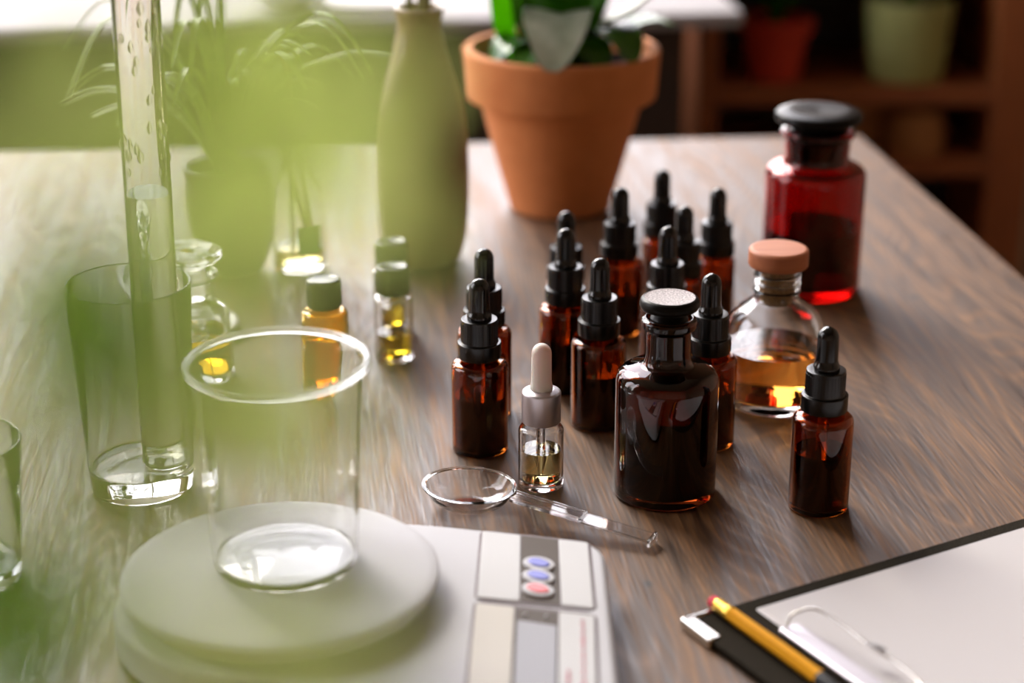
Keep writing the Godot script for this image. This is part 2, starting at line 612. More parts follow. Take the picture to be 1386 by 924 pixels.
func window_frame() -> ArrayMesh:
	var st := start()
	var d := 0.06
	for y in [WY0 + 0.02, WY1 - 0.02]:
		rbox_into(st, Vector3((WX0 + WX1) / 2, y, -2.86), Vector3(WX1 - WX0, 0.04, d), 0.003)
	for k in 3:
		rbox_into(st, Vector3(lerpf(WX0 + 0.02, WX1 - 0.02, k / 2.0), (WY0 + WY1) / 2, -2.86), Vector3(0.04, WY1 - WY0, d), 0.003)
	return st.commit()

func table() -> void:
	# the grain runs along the right edge
	var t := thing("wooden_table", "dark stained wooden table with visible grain carrying all the bottles", "table", Vector3(0, T, 0))
	var dir := Vector2(0.1259, 1.0)
	var br := Vector2(0.3274, -1.7533)
	var fr := br + dir * 1.38
	var bl := br + Vector2(-0.7932, 0.0599) * 1.75
	var fl := bl + dir * 1.38
	var top := prism(rounded(PackedVector2Array([bl, br, fr, fl]), 0.004), -0.036, 0.0, 0.003)
	var a := top.surface_get_arrays(0)
	var uv: PackedVector2Array = a[Mesh.ARRAY_TEX_UV]
	var vs: PackedVector3Array = a[Mesh.ARRAY_VERTEX]
	var g := dir.normalized()
	for i in uv.size():
		var q := Vector2(vs[i].x, vs[i].z) - bl
		uv[i] = Vector2(q.dot(Vector2(g.y, -g.x)) + 0.06 - vs[i].y, q.dot(g) + 0.03)
	a[Mesh.ARRAY_TEX_UV] = uv
	var m := ArrayMesh.new()
	m.add_surface_from_arrays(Mesh.PRIMITIVE_TRIANGLES, a)
	part("tabletop", m, M.table, t)
	var ang := atan2(dir.x, dir.y)
	for c in [[bl, 1, 1], [br, -1, 1], [fr, -1, -1], [fl, 1, -1]]:
		var p: Vector2 = c[0]
		var l := part("leg", rbox(Vector3(0.07, 0.714, 0.07), 0.004), M.dark_wood, t, Vector3(p.x + c[1] * 0.09, -0.036 - 0.357, p.y + c[2] * 0.09))
		l.rotation.y = ang

func bench() -> void:
	var t := thing("window_bench", "long white topped bench with dark wooden front behind the table", "bench", in_room(-0.8, 0, -2.4), ROOM)
	part("top", rbox(Vector3(2.722, 0.018, 0.44), 0.004), M.bench_top, t, Vector3(0, 0.761, 0))
	part("front_panel", rbox(Vector3(2.6, 0.752, 0.03), 0.003), M.dark_wood, t, Vector3(0, 0.376, 0.17))
	for s: float in [-1.0, 1.0]:
		part("side_panel", rbox(Vector3(0.03, 0.752, 0.34), 0.003), M.dark_wood, t, Vector3(1.285 * s, 0.376, -0.02))
	# a shallow white bowl and a folded paper lying on it
	var b := lathe(vessel_profile([[0, 0], [0.022, 0], [0.024, 0.003], [0.036, 0.012, 0.01], [0.043, 0.026]], 0.0022, 0.004), 48)
	single("bowl", b, M.porcelain, in_room(0.032, 0.77, -2.235), "shallow white bowl on the white bench behind the glass bottle", "bowl")
	var pp := PackedVector2Array([Vector2(-0.055, -0.05), Vector2(0.05, -0.06), Vector2(0.052, 0.034), Vector2(-0.045, 0.036)])
	var p := single("folded_napkin", prism(rounded(pp, 0.004), 0, 0.012, 0.004), M.paper, in_room(0.117, 0.77, -2.235), "folded white napkin on the white bench behind the vase", "napkin")
	p.rotation.y = ROOM

func vessel_profile(pts: Array, wall: float, base: float) -> PackedVector2Array:
	var outer := fillet(pts)
	var inn := inner_of(outer, wall, base)
	inn.reverse()
	outer.append_array(inn)
	return outer

func shelf() -> void:
	var t := thing("wooden_shelf", "brown wooden shelf unit with open compartments behind the table", "shelf", Vector3(0.4735, 0, -2.625))
	for s in [[-0.2135, 0.027], [0.195, 0.058]]:
		part("upright", rbox(Vector3(s[1], 0.8, 0.25), 0.003), M.post_wood, t, Vector3(s[0], 0.4, 0))
	for y in [0.06, 0.29, 0.505, 0.604, 0.787]:
		part("shelf_board", rbox(Vector3(0.365, 0.026, 0.246), 0.002), M.shelf_wood, t, Vector3(-0.0165, y, 0))
	part("back_panel", rbox(Vector3(0.37, 0.79, 0.008), 0.001), M.dark_wood, t, Vector3(-0.0165, 0.395, -0.118))
	var y0 := 0.617
	var p := thing("plant_pot", "small red flower pot on the wooden shelf", "plant pot", Vector3(0.353, y0, -2.55))
	part("pot", lathe(vessel_profile([[0, 0], [0.033, 0, 0.002], [0.044, 0.066], [0.049, 0.066, 0.002], [0.051, 0.083, 0.002]], 0.005, 0.006), 40), M.red_pot, p)
	part("soil", lathe_pts([[0, 0.06], [0.0405, 0.06], [0.04, 0.07], [0, 0.074]], 32), M.soil, p)
	for k in 9:
		var a := k * 2.4
		var d := Vector3(cos(a), 0, sin(a))
		part("leaf", blade([Vector3(0, 0.07, 0), d * 0.02 + Vector3.UP * 0.1, d * 0.045 + Vector3.UP * (0.112 + 0.012 * (k % 3))], 0.009, d.cross(Vector3.UP)), M.leaf, p)
	p = thing("plant_pot", "tall pale green flower pot on the wooden shelf", "plant pot", Vector3(0.532, y0, -2.56))
	part("pot", lathe(vessel_profile([[0, 0], [0.05, 0, 0.004], [0.059, 0.108, 0.002]], 0.004, 0.006), 40), M.lime_pot, p)
	part("soil", lathe_pts([[0, 0.085], [0.0525, 0.085], [0.052, 0.094], [0, 0.097]], 32), M.soil, p)
	for k in 11:
		var a := k * 2.4 + 0.5
		var d := Vector3(cos(a), 0, sin(a))
		part("leaf", blade([Vector3(0, 0.093, 0), d * 0.02 + Vector3.UP * 0.12, d * 0.05 + Vector3.UP * (0.125 + 0.01 * (k % 3))], 0.011, d.cross(Vector3.UP)), M.leaf, p)
	basket(Vector3(0.475, 0.518, -2.61), 0.05, 0.072, "round woven basket standing behind another on the lower shelf")
	basket(Vector3(0.548, 0.518, -2.55), 0.038, 0.05, "small woven basket in front of a taller one on the lower shelf")

func basket(at: Vector3, r: float, h: float, label: String) -> void:
	var t := thing("woven_basket", label, "basket", at, 0.0, "baskets on the lower shelf")
	var coils := int(h / 0.008)
	for k in coils:
		var y := (k + 0.5) * h / coils
		var rr := r * (0.82 + 0.18 * sin(PI * (0.25 + 0.6 * y / h)))
		var path := PackedVector3Array()
		for i in 29:
			path.append(Vector3(cos(TAU * i / 28.0) * rr, y + 0.0012 * sin(i * 2.0), sin(TAU * i / 28.0) * rr))
		part("coil", sweep(path, [h / coils * 0.56], 7), M.basket, t)
	part("lid", lathe_pts([[0, h - 0.004], [r * 0.9, h - 0.004], [r * 0.95, h + 0.004, 0.003], [r * 0.4, h + 0.012, 0.01], [0, h + 0.013]], 36), M.basket, t)

# ---------------------------------------------------------------- bottles
func on_table(x: float, z: float) -> Vector3:
	return Vector3(x, T + 0.0005, z)

func bulb(y: float, r0: float, r: float, h: float) -> ArrayMesh:
	var p := fillet([[0, y], [r0, y], [r0, y + 0.002, 0.0008], [r, y + 0.0045, 0.002], [r * 0.97, y + h - r]])
	for k in range(1, 9):
		var a := PI / 2 * k / 8.0
		p.append(Vector2(cos(a) * r * 0.97, y + h - r + sin(a) * r))
	return lathe(p, 32)

func dropper_cap(t: Node3D, y: float, k: float) -> void:
	# ribbed lower skirt, upper collar and rubber bulb
	var st := start()
	lathe_into(st, fillet([[0.009, y], [0.0123, y], [0.0127, y + 0.0012], [0.0127, y + 0.0094, 0.0005], [0.0108, y + 0.0096, 0.0004], [0.0106, y + 0.0234, 0.0005], [0.0072, y + 0.0236], [0.0, y + 0.0236]]), 48)
	for i in 36:
		var a := TAU * i / 36.0
		rbox_into(st, Vector3(cos(a) * 0.0106, y + 0.016, sin(a) * 0.0106), Vector3(0.0006, 0.011, 0.0007), 0.0002, Basis(Vector3.UP, -a), 1)
	part("cap", st.commit(), M.black, t)
	var b := y + 0.0236
	part("rubber_bulb", bulb(b, 0.0072, 0.006, 0.024 * k), M.rubber, t)

func dropper_bottle(called: String, label: String, r: float, body: float, level: float) -> Node3D:
	var t := thing(called, label, "dropper bottle")
	var outer := fillet([[0, 0.0012], [r * 0.55, 0.0006], [r * 0.8, 0.0], [r, 0.0, 0.003], [r, body - 0.011, 0.0], [r, body - 0.001, 0.0095], [0.0092, body + 0.0005, 0.002], [0.0085, body + 0.003], [0.0085, body + 0.012]])
	part("glass_body", vessel(outer, 0.0015, 0.0022), M.amber, t)
	part("oil", liquid(outer, 0.0015, 0.0022, level), M.amber_oil, t)
	dropper_cap(t, body + 0.0022, 1.0)
	part("glass_pipette", lathe(PackedVector2Array([Vector2(0.0, 0.009), Vector2(0.0012, 0.009), Vector2(0.0017, 0.014), Vector2(0.0032, 0.022), Vector2(0.0032, body + 0.02)]), 20), M.clear, t)
	return t

func droppers() -> void:
	var g := "amber dropper bottles with black bulbs"
	var big := dropper_bottle("dropper_bottle", "front left amber dropper bottle, liquid line showing halfway, beside the white-bulb bottle", 0.0166, 0.0555, 0.0345)
	big.set_meta("group", g)
	big.position = on_table(-0.0188, -1.0358)
	for a in [
		[-0.0168, -1.0905, 0.4, "amber dropper bottle tucked directly behind the front left amber dropper bottle"],
		[0.0332, -1.13, 1.1, "amber dropper bottle with its bulb overlapping the pale collar of a smaller bottle behind"],
		[0.0520, -1.0726, 2.0, "amber dropper bottle standing behind the white bulb bottle, left of the dark stoppered bottle"],
		[0.1150, -1.0445, 2.7, "amber dropper bottle wedged between the dark stoppered bottle and wooden capped flask"],
		[0.1688, -0.9575, 0.9, "amber dropper bottle standing in front of the wooden capped flask, nearest the clipboard"]]:
		dup(big, on_table(a[0], a[1]), a[2], a[3])
	var mid := dropper_bottle("dropper_bottle", "wide amber dropper bottle in the back row, before the terracotta pot's right side", 0.0166, 0.0515, 0.03)
	mid.position = on_table(0.0725, -1.2325)
	mid.set_meta("group", g)
	dup(mid, on_table(0.098, -1.147), 1.3, "amber dropper bottle hidden behind the dark bottle's silvery stopper, only cap showing")
	var small := dropper_bottle("dropper_bottle", "small amber dropper bottle farthest back, its bulb the highest of the group", 0.0135, 0.0395, 0.02)
	small.position = on_table(0.1071, -1.3177)
	small.set_meta("group", g)
	dup(small, on_table(0.0361, -1.218), 0.5, "small amber dropper bottle nearest the terracotta pot, only bulb and collar showing")
	dup(small, on_table(0.1157, -1.2295), 1.9, "small amber dropper bottle between two others in the back group, in deep shade")
	dup(small, on_table(0.1423, -1.2725), 2.6, "small amber dropper bottle at the right end of the back row")

func white_dropper() -> void:
	var t := thing("serum_bottle", "clear dropper bottle with white bulb and silver collar, half full of pale oil", "dropper bottle", on_table(0.0163, -0.9854))
	var outer := fillet([[0, 0.001], [0.008, 0.0004], [0.0105, 0], [0.0127, 0, 0.0025], [0.0127, 0.027], [0.0127, 0.0355, 0.0085], [0.0082, 0.0372, 0.0015], [0.0078, 0.039], [0.0078, 0.046]])
	part("glass_body", vessel(outer, 0.0012, 0.004), M.clear, t)
	part("oil", liquid(outer, 0.0012, 0.004, 0.0225), M.pale_oil, t)
	part("silver_collar", lathe_pts([[0.0088, 0.0388], [0.0106, 0.0388], [0.011, 0.0394], [0.011, 0.057, 0.0012], [0.0068, 0.0584, 0.0006], [0, 0.0584]], 48), M.alu, t)
	part("rubber_bulb", bulb(0.058, 0.0064, 0.0057, 0.027), M.white_rubber, t)
	part("glass_pipette", lathe(PackedVector2Array([Vector2(0.0, 0.008), Vector2(0.001, 0.008), Vector2(0.0014, 0.012), Vector2(0.0026, 0.018), Vector2(0.0026, 0.05)]), 20), M.clear, t)

func stopper_bottle() -> void:
	var t := thing("apothecary_bottle", "dark amber glass bottle with mottled silvery stopper at the front of the group", "bottle", on_table(0.0853, -0.9768))
	var outer := fillet([[0, 0.0015], [0.018, 0.0008], [0.024, 0], [0.0286, 0, 0.006], [0.0286, 0.056], [0.0286, 0.073, 0.016], [0.0135, 0.077, 0.004], [0.0122, 0.082, 0.003], [0.0122, 0.0965, 0.001], [0.0152, 0.0985, 0.001], [0.0152, 0.1025, 0.001], [0.0135, 0.1035]])
	part("glass_body", vessel(outer, 0.0022, 0.005, 64), M.dark_amber, t)
	part("tincture", liquid(outer, 0.0022, 0.005, 0.051), M.amber_oil, t)
	var s := part("stopper", lathe_pts([[0, 0.079], [0.0082, 0.079], [0.0104, 0.1035], [0.0085, 0.106, 0.001], [0.0085, 0.107], [0.0155, 0.109, 0.001], [0.0164, 0.1115, 0.001], [0.0158, 0.1145, 0.0016], [0.0138, 0.1155]], 56), M.black_glass, t)
	part("ground_disc", lathe_pts([[0.0, 0.112], [0.0139, 0.1154], [0.0125, 0.1152, 0.001], [0, 0.1146]], 48), M.ground_top, s)

func red_bottle() -> void:
	var t := thing("apothecary_bottle", "large red glass bottle with black stopper at the back right of the table", "bottle", on_table(0.2165, -1.3213))
	var outer := fillet([[0, 0.002], [0.022, 0.001], [0.03, 0], [0.0357, 0, 0.006], [0.0357, 0.075], [0.0357, 0.0905, 0.014], [0.0235, 0.0935, 0.004], [0.0225, 0.098, 0.002], [0.0235, 0.112, 0.002], [0.0262, 0.114, 0.0012], [0.026, 0.1175, 0.001], [0.0232, 0.118]])
	part("glass_body", vessel(outer, 0.0022, 0.006, 64), M.ruby, t)
	part("red_liquid", liquid(outer, 0.0022, 0.006, 0.047), M.ruby_liquid, t)
	part("stopper", lathe_pts([[0, 0.0935], [0.0196, 0.0935], [0.0212, 0.118], [0.0175, 0.1205, 0.001], [0.0185, 0.1215], [0.03, 0.1245, 0.0015], [0.0312, 0.127, 0.0012], [0.030, 0.131, 0.002], [0.022, 0.1325, 0.003], [0, 0.1312]], 56), M.black_glass, t)

func cork_flask() -> void:
	var t := thing("cork_flask", "round shouldered clear glass bottle with wooden cap, part filled with amber liquid", "bottle", on_table(0.1622, -1.1095))
	var outer := fillet([[0, 0.003], [0.016, 0.0015], [0.025, 0], [0.0305, 0, 0.006], [0.0328, 0.03], [0.0322, 0.044, 0.012], [0.0262, 0.0585, 0.012], [0.0155, 0.0665, 0.004], [0.0138, 0.0685, 0.001], [0.0138, 0.0715], [0.0149, 0.0728, 0.0006], [0.0138, 0.0742], [0.0138, 0.0762], [0.0149, 0.0775, 0.0006], [0.0138, 0.079], [0.0138, 0.081], [0.0148, 0.0822, 0.0006], [0.0138, 0.0838], [0.0138, 0.0872]])
	part("glass_body", vessel(outer, 0.0022, 0.006, 64), M.clear, t)
	part("amber_liquid", liquid(outer, 0.0022, 0.006, 0.0365), M.amber_spirit, t)
	part("cork_plug", lathe_pts([[0, 0.064], [0.0098, 0.064, 0.001], [0.0112, 0.0885], [0, 0.0885]], 40), M.cork, t)
	part("wooden_cap", lathe_pts([[0, 0.0882], [0.0175, 0.0882, 0.0008], [0.0183, 0.0895], [0.0183, 0.0985, 0.0012], [0.0165, 0.0998, 0.001], [0, 0.0998]], 56), M.cap_wood, t)

func vial(at: Vector3, label: String, glass_mat: Material, oil_mat: Material, r: float, h: float, level: float) -> void:
	var t := thing("vial", label, "vial", at)
	var cap := 0.0195
	var b := h - cap
	var outer := fillet([[0, 0.001], [r * 0.7, 0.0003], [r, 0, 0.0022], [r, b - 0.008], [r, b - 0.0015, 0.006], [0.0085, b - 0.0005, 0.0012], [0.0082, b + 0.002], [0.0082, b + 0.012]])
	part("glass_body", vessel(outer, 0.0012, 0.004, 40), glass_mat, t)
	part("oil", liquid(outer, 0.0012, 0.004, level), oil_mat, t)
	var st := start()
	lathe_into(st, fillet([[0.0088, b + 0.001], [0.0103, b + 0.001], [0.0108, b + 0.002], [0.0108, h - 0.0005, 0.0014], [0.009, h + 0.0003, 0.0008], [0.0082, h - 0.0002], [0, h - 0.0002]]), 48)
	for i in 40:
		var a := TAU * i / 40.0
		rbox_into(st, Vector3(cos(a) * 0.0108, b + cap * 0.5, sin(a) * 0.0108), Vector3(0.0006, cap * 0.72, 0.0008), 0.0002, Basis(Vector3.UP, -a), 1)
	part("screw_cap", st.commit(), M.black, t)

func left_glass() -> void:
	vial(on_table(-0.117, -1.1255), "small orange glass vial with black screw cap seen behind the tall beaker's rim", M.orange_glass, M.orange_oil, 0.0146, 0.0745, 0.036)
	vial(on_table(-0.0776, -1.18), "front clear vial with black cap and yellow oil, right of the orange vial", M.clear, M.yellow_oil, 0.0127, 0.0643, 0.019)
	vial(on_table(-0.0817, -1.2328), "clear vial with black cap standing behind another clear vial, touching the vase's shadow", M.clear, M.yellow_oil, 0.0127, 0.0643, 0.019)
	# stoppered jar and the dish behind it
	single("dish", lathe(vessel_profile([[0, 0], [0.03, 0, 0.002], [0.037, 0.0035, 0.002], [0.0385, 0.007]], 0.002, 0.003), 48), M.porcelain, on_table(-0.226, -1.228), "small round white dish behind the glass stoppered jar", "dish")
	var t := thing("stoppered_jar", "clear glass jar with flat glass stopper and amber oil, in front of the white dish", "jar", on_table(-0.2035, -1.142))
	var outer := fillet([[0, 0.0015], [0.016, 0.0008], [0.0235, 0, 0.004], [0.0242, 0.036], [0.0236, 0.048, 0.01], [0.0165, 0.0535, 0.004], [0.0152, 0.0565, 0.003], [0.0152, 0.068, 0.001], [0.0182, 0.0695, 0.0012], [0.0182, 0.0735, 0.0012], [0.0155, 0.0745]])
	part("glass_body", vessel(outer, 0.0018, 0.005), M.clear, t)
	part("oil", liquid(outer, 0.0018, 0.005, 0.0335), M.orange_oil, t)
	part("stopper", lathe_pts([[0, 0.056], [0.011, 0.056, 0.001], [0.013, 0.0745], [0.0115, 0.0775, 0.001], [0.0125, 0.0785], [0.021, 0.082, 0.0015], [0.0218, 0.0845, 0.0015], [0.0212, 0.0882, 0.002], [0.012, 0.0885, 0.002], [0.006, 0.087, 0.002], [0, 0.087]], 48), M.clear, t)
	# tumbler with the tall cylinder standing in it
	var u := on_table(-0.2085, -0.9837)
	var tum := fillet([[0, 0.001], [0.024, 0.0004], [0.0285, 0, 0.003], [0.0296, 0.02], [0.0342, 0.1205]])
	single("tumbler", vessel(tum, 0.0016, 0.013, 64), M.clear, u, "empty clear glass tumbler with a thick base left of the beaker", "glass")
	var c := thing("glass_cylinder", "tall narrow glass cylinder part filled with clear liquid, standing in the tumbler", "cylinder", u + Vector3(0.0135, 0.0136, 0.0))
	c.rotation.z = deg_to_rad(-0.35)
	var tube := fillet([[0, 0.0], [0.0128, 0, 0.005], [0.0124, 0.02], [0.0127, 0.34]])
	part("tube", vessel(tube, 0.0013, 0.003), M.clear, c)
	part("liquid", liquid(tube, 0.0013, 0.003, 0.158, 40, -0.0002), M.water, c)
	var rng := RandomNumberGenerator.new()
	rng.seed = 4
	var st := start()
	for k in 60:
		var a := rng.randf() * TAU
		var y := rng.randf_range(0.165, 0.3)
		var s := rng.randf_range(0.0008, 0.0022)
		var o := Vector3(cos(a) * 0.0113, y, sin(a) * 0.0113)
		var path := PackedVector3Array([o - Vector3(0, s * 1.8, 0), o - Vector3(0, s, 0), o, o + Vector3(0, s * 1.3, 0), o + Vector3(0, s * 2.2, 0)])
		sweep_into(st, path, [s * 0.1, s * 0.75, s, s * 0.6, s * 0.1], 6)
	var drops := part("droplets", st.commit(), M.water, c)
	drops.set_meta("kind", "stuff")
	# a tumbler cut by the left border
	var lt := fillet([[0, 0.001], [0.022, 0.0004], [0.0265, 0, 0.003], [0.028, 0.02], [0.0325, 0.075]])
	single("tumbler", vessel(lt, 0.0016, 0.008, 48), M.clear, on_table(-0.278, -0.875), "low clear glass cut off by the left border of the photo", "glass")

func reed_bottle() -> void:
	var t := thing("reed_diffuser", "small clear glass bottle with thin wooden reeds and a green label", "diffuser", on_table(-0.16, -1.3684))
	var outer := fillet([[0, 0.0015], [0.014, 0.0006], [0.0195, 0, 0.003], [0.0205, 0.04], [0.0188, 0.064, 0.012], [0.0092, 0.08, 0.008], [0.0085, 0.1, 0.002], [0.0112, 0.106, 0.002], [0.0112, 0.109, 0.0008], [0.0095, 0.11]])
	part("glass_body", vessel(outer, 0.0015, 0.006), M.clear, t)
	part("oil", liquid(outer, 0.0015, 0.006, 0.018), M.pale_oil, t)
	var st := start()
	for k in 16:
		var a0 := 0.55 + 0.95 * k / 16.0
		var a1 := 0.55 + 0.95 * (k + 1) / 16.0
		var d0 := Vector3(cos(a0), 0, sin(a0))
		var d1 := Vector3(cos(a1), 0, sin(a1))
		for s: float in [0.0209, 0.0206]:
			var g: float = 1.0 if s > 0.0207 else -1.0
			quad(st, [d0 * s + Vector3.UP * 0.016, d0 * g, Vector2.ZERO], [d0 * s + Vector3.UP * 0.038, d0 * g, Vector2.ZERO], [d1 * s + Vector3.UP * 0.038, d1 * g, Vector2.ZERO], [d1 * s + Vector3.UP * 0.016, d1 * g, Vector2.ZERO])
	part("green_label", st.commit(), M.green_label, t)
	for r in [[0.012, -0.004, -0.007, 0.0, 0.158, 0.0019], [-0.004, 0.008, -0.003, -0.002, 0.152, 0.0016], [0.013, 0.006, -0.024, -0.004, 0.145, 0.0026]]:
		part("reed", sweep(PackedVector3Array([Vector3(r[0], 0.012, r[1]), Vector3(lerpf(r[0], r[2], 0.5), lerpf(0.012, r[4], 0.5), lerpf(r[1], r[3], 0.5)), Vector3(r[2], r[4], r[3])]), [r[5]], 10), M.reed, t)

func vase() -> void:
	var t := thing("vase", "tall olive brown bottle vase with flared rim between the vials and terracotta pot", "vase", on_table(-0.0675, -1.3839))
	var pts := []
	for a in [[0, 0.002], [0.02, 0.001], [0.0265, 0, 0.004], [0.0312, 0.012, 0.01], [0.0338, 0.03, 0.012], [0.0352, 0.056, 0.02], [0.0352, 0.085, 0.02], [0.033, 0.112, 0.02], [0.0278, 0.133, 0.016], [0.0214, 0.154, 0.016], [0.0166, 0.174, 0.012], [0.0158, 0.182, 0.004], [0.0178, 0.1885, 0.002], [0.0176, 0.191]]:
		pts.append(a)
	var outer := fillet(pts)
	part("body", vessel(outer, 0.003, 0.006, 64), M.vase, t)
	for r in [[0.004, 0.0, 0.007, 0.004, 0.0032], [-0.006, 0.004, -0.008, -0.003, 0.0024], [0.002, -0.006, 0.001, -0.008, 0.0026]]:
		part("dry_stem", sweep(PackedVector3Array([Vector3(r[0], 0.02, r[1]), Vector3(r[0], 0.12, r[1]), Vector3(r[2], 0.26, r[3])]), [r[4]], 10), M.twig, t)

# ---------------------------------------------------------------- plants
func terracotta() -> void:
	var t := thing("potted_plant", "terracotta pot with broad glossy green leaves at the back of the table", "potted plant", on_table(0.0395, -1.5228))
	part("pot", lathe(vessel_profile([[0, 0], [0.041, 0, 0.003], [0.0665, 0.093], [0.0768, 0.0935, 0.002], [0.0795, 0.1315, 0.003], [0.0775, 0.1335]], 0.0075, 0.008), 72), M.terra, t)
	part("soil", lathe_pts([[0, 0.1], [0.0665, 0.1], [0.0685, 0.118], [0.04, 0.121], [0, 0.124]], 40), M.soil, t)
	var up := Vector3.UP
	# control points from the crown outwards, then the half width
	for l in [
		[Vector3(0, 0.118, 0), Vector3(0, 0.156, 0.012), Vector3(-0.004, 0.163, 0.036), Vector3(-0.006, 0.15, 0.061), Vector3(-0.009, 0.13, 0.078), 0.027],
		[Vector3(0, 0.12, -0.006), Vector3(0, 0.172, -0.002), Vector3(0, 0.202, 0.02), Vector3(0.002, 0.2, 0.05), Vector3(0.004, 0.185, 0.07), 0.032],
		[Vector3(-0.03, 0.114, 0.012), Vector3(-0.047, 0.15, 0.014), Vector3(-0.051, 0.185, 0.012), Vector3(-0.044, 0.21, 0.0), 0.0125],
		[Vector3(-0.016, 0.116, 0.012), Vector3(-0.03, 0.155, 0.018), Vector3(-0.035, 0.185, 0.02), Vector3(-0.03, 0.2, 0.01), 0.013],
		[Vector3(0.012, 0.118, 0.004), Vector3(0.034, 0.152, 0.012), Vector3(0.058, 0.168, 0.018), Vector3(0.084, 0.19, 0.012), 0.0135],
		[Vector3(0.008, 0.116, 0.01), Vector3(0.028, 0.148, 0.02), Vector3(0.044, 0.15, 0.04), Vector3(0.053, 0.133, 0.058), 0.022],
		[Vector3(0.004, 0.118, -0.012), Vector3(0.012, 0.16, -0.024), Vector3(0.018, 0.185, -0.036), Vector3(0.02, 0.19, -0.05), 0.03],
		[Vector3(-0.01, 0.116, 0.01), Vector3(-0.028, 0.14, 0.024), Vector3(-0.043, 0.142, 0.036), Vector3(-0.054, 0.13, 0.042), 0.018],
		[Vector3(0.016, 0.116, -0.01), Vector3(0.05, 0.142, -0.014), Vector3(0.072, 0.15, -0.018), Vector3(0.09, 0.146, -0.02), 0.016],
		[Vector3(-0.01, 0.116, -0.014), Vector3(-0.026, 0.16, -0.03), Vector3(-0.036, 0.18, -0.05), Vector3(-0.04, 0.18, -0.065), 0.026],
		[Vector3(0.01, 0.116, 0.014), Vector3(0.014, 0.142, 0.032), Vector3(0.022, 0.142, 0.052), Vector3(0.03, 0.13, 0.068), 0.018],
		[Vector3(-0.006, 0.116, 0.014), Vector3(-0.016, 0.14, 0.034), Vector3(-0.026, 0.138, 0.052), Vector3(-0.034, 0.128, 0.064), 0.016]]:
		var pts: Array = l.slice(0, l.size() - 1)
		var d: Vector3 = pts[pts.size() - 1] - pts[0]
		d.y = 0.0
		var wide: float = l[l.size() - 1]
		var pale := wide == 0.027 or wide == 0.0135  # leaves that carry the window gleam in their colour
		var leaf := part("leaf", blade(pts, wide, d.cross(up).normalized(), 0.12, 0.0016, 0.7), M.leaf_gleam if pale else M.leaf_backlit if wide == 0.0125 else M.leaf, t)
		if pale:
			leaf.set_meta("label", "leaf with painted silvery window gleam")

func spider_plant() -> void:
	var t := thing("potted_plant", "dark brown pot with thin pale arching leaves left of the reed bottle", "potted plant", on_table(-0.208, -1.362))
	part("pot", lathe(vessel_profile([[0, 0], [0.02, 0, 0.004], [0.027, 0.015, 0.012], [0.0315, 0.045, 0.02], [0.03, 0.072, 0.006], [0.0325, 0.08, 0.002]], 0.0035, 0.006), 48), M.brown_pot, t)
	part("soil", lathe_pts([[0, 0.06], [0.026, 0.06], [0.026, 0.069], [0, 0.073]], 32), M.soil, t)
	var rng := RandomNumberGenerator.new()
	rng.seed = 12
	for k in 30:
		var a := k * 2.39996
		var d := Vector3(cos(a), 0, sin(a))
		var reach := rng.randf_range(0.06, 0.13)
		var rise := rng.randf_range(0.05, 0.125)
		var drop := rng.randf_range(0.0, 0.05) * (reach / 0.1)
		part("leaf", blade([Vector3(0, 0.074, 0) + d * 0.006, d * reach * 0.3 + Vector3.UP * (0.08 + rise * 0.7), d * reach * 0.7 + Vector3.UP * (0.08 + rise), d * reach + Vector3.UP * (0.08 + rise - drop)], rng.randf_range(0.0022, 0.0042), d.cross(Vector3.UP), 0.25, 0.0004, 0.5), M.spider, t)

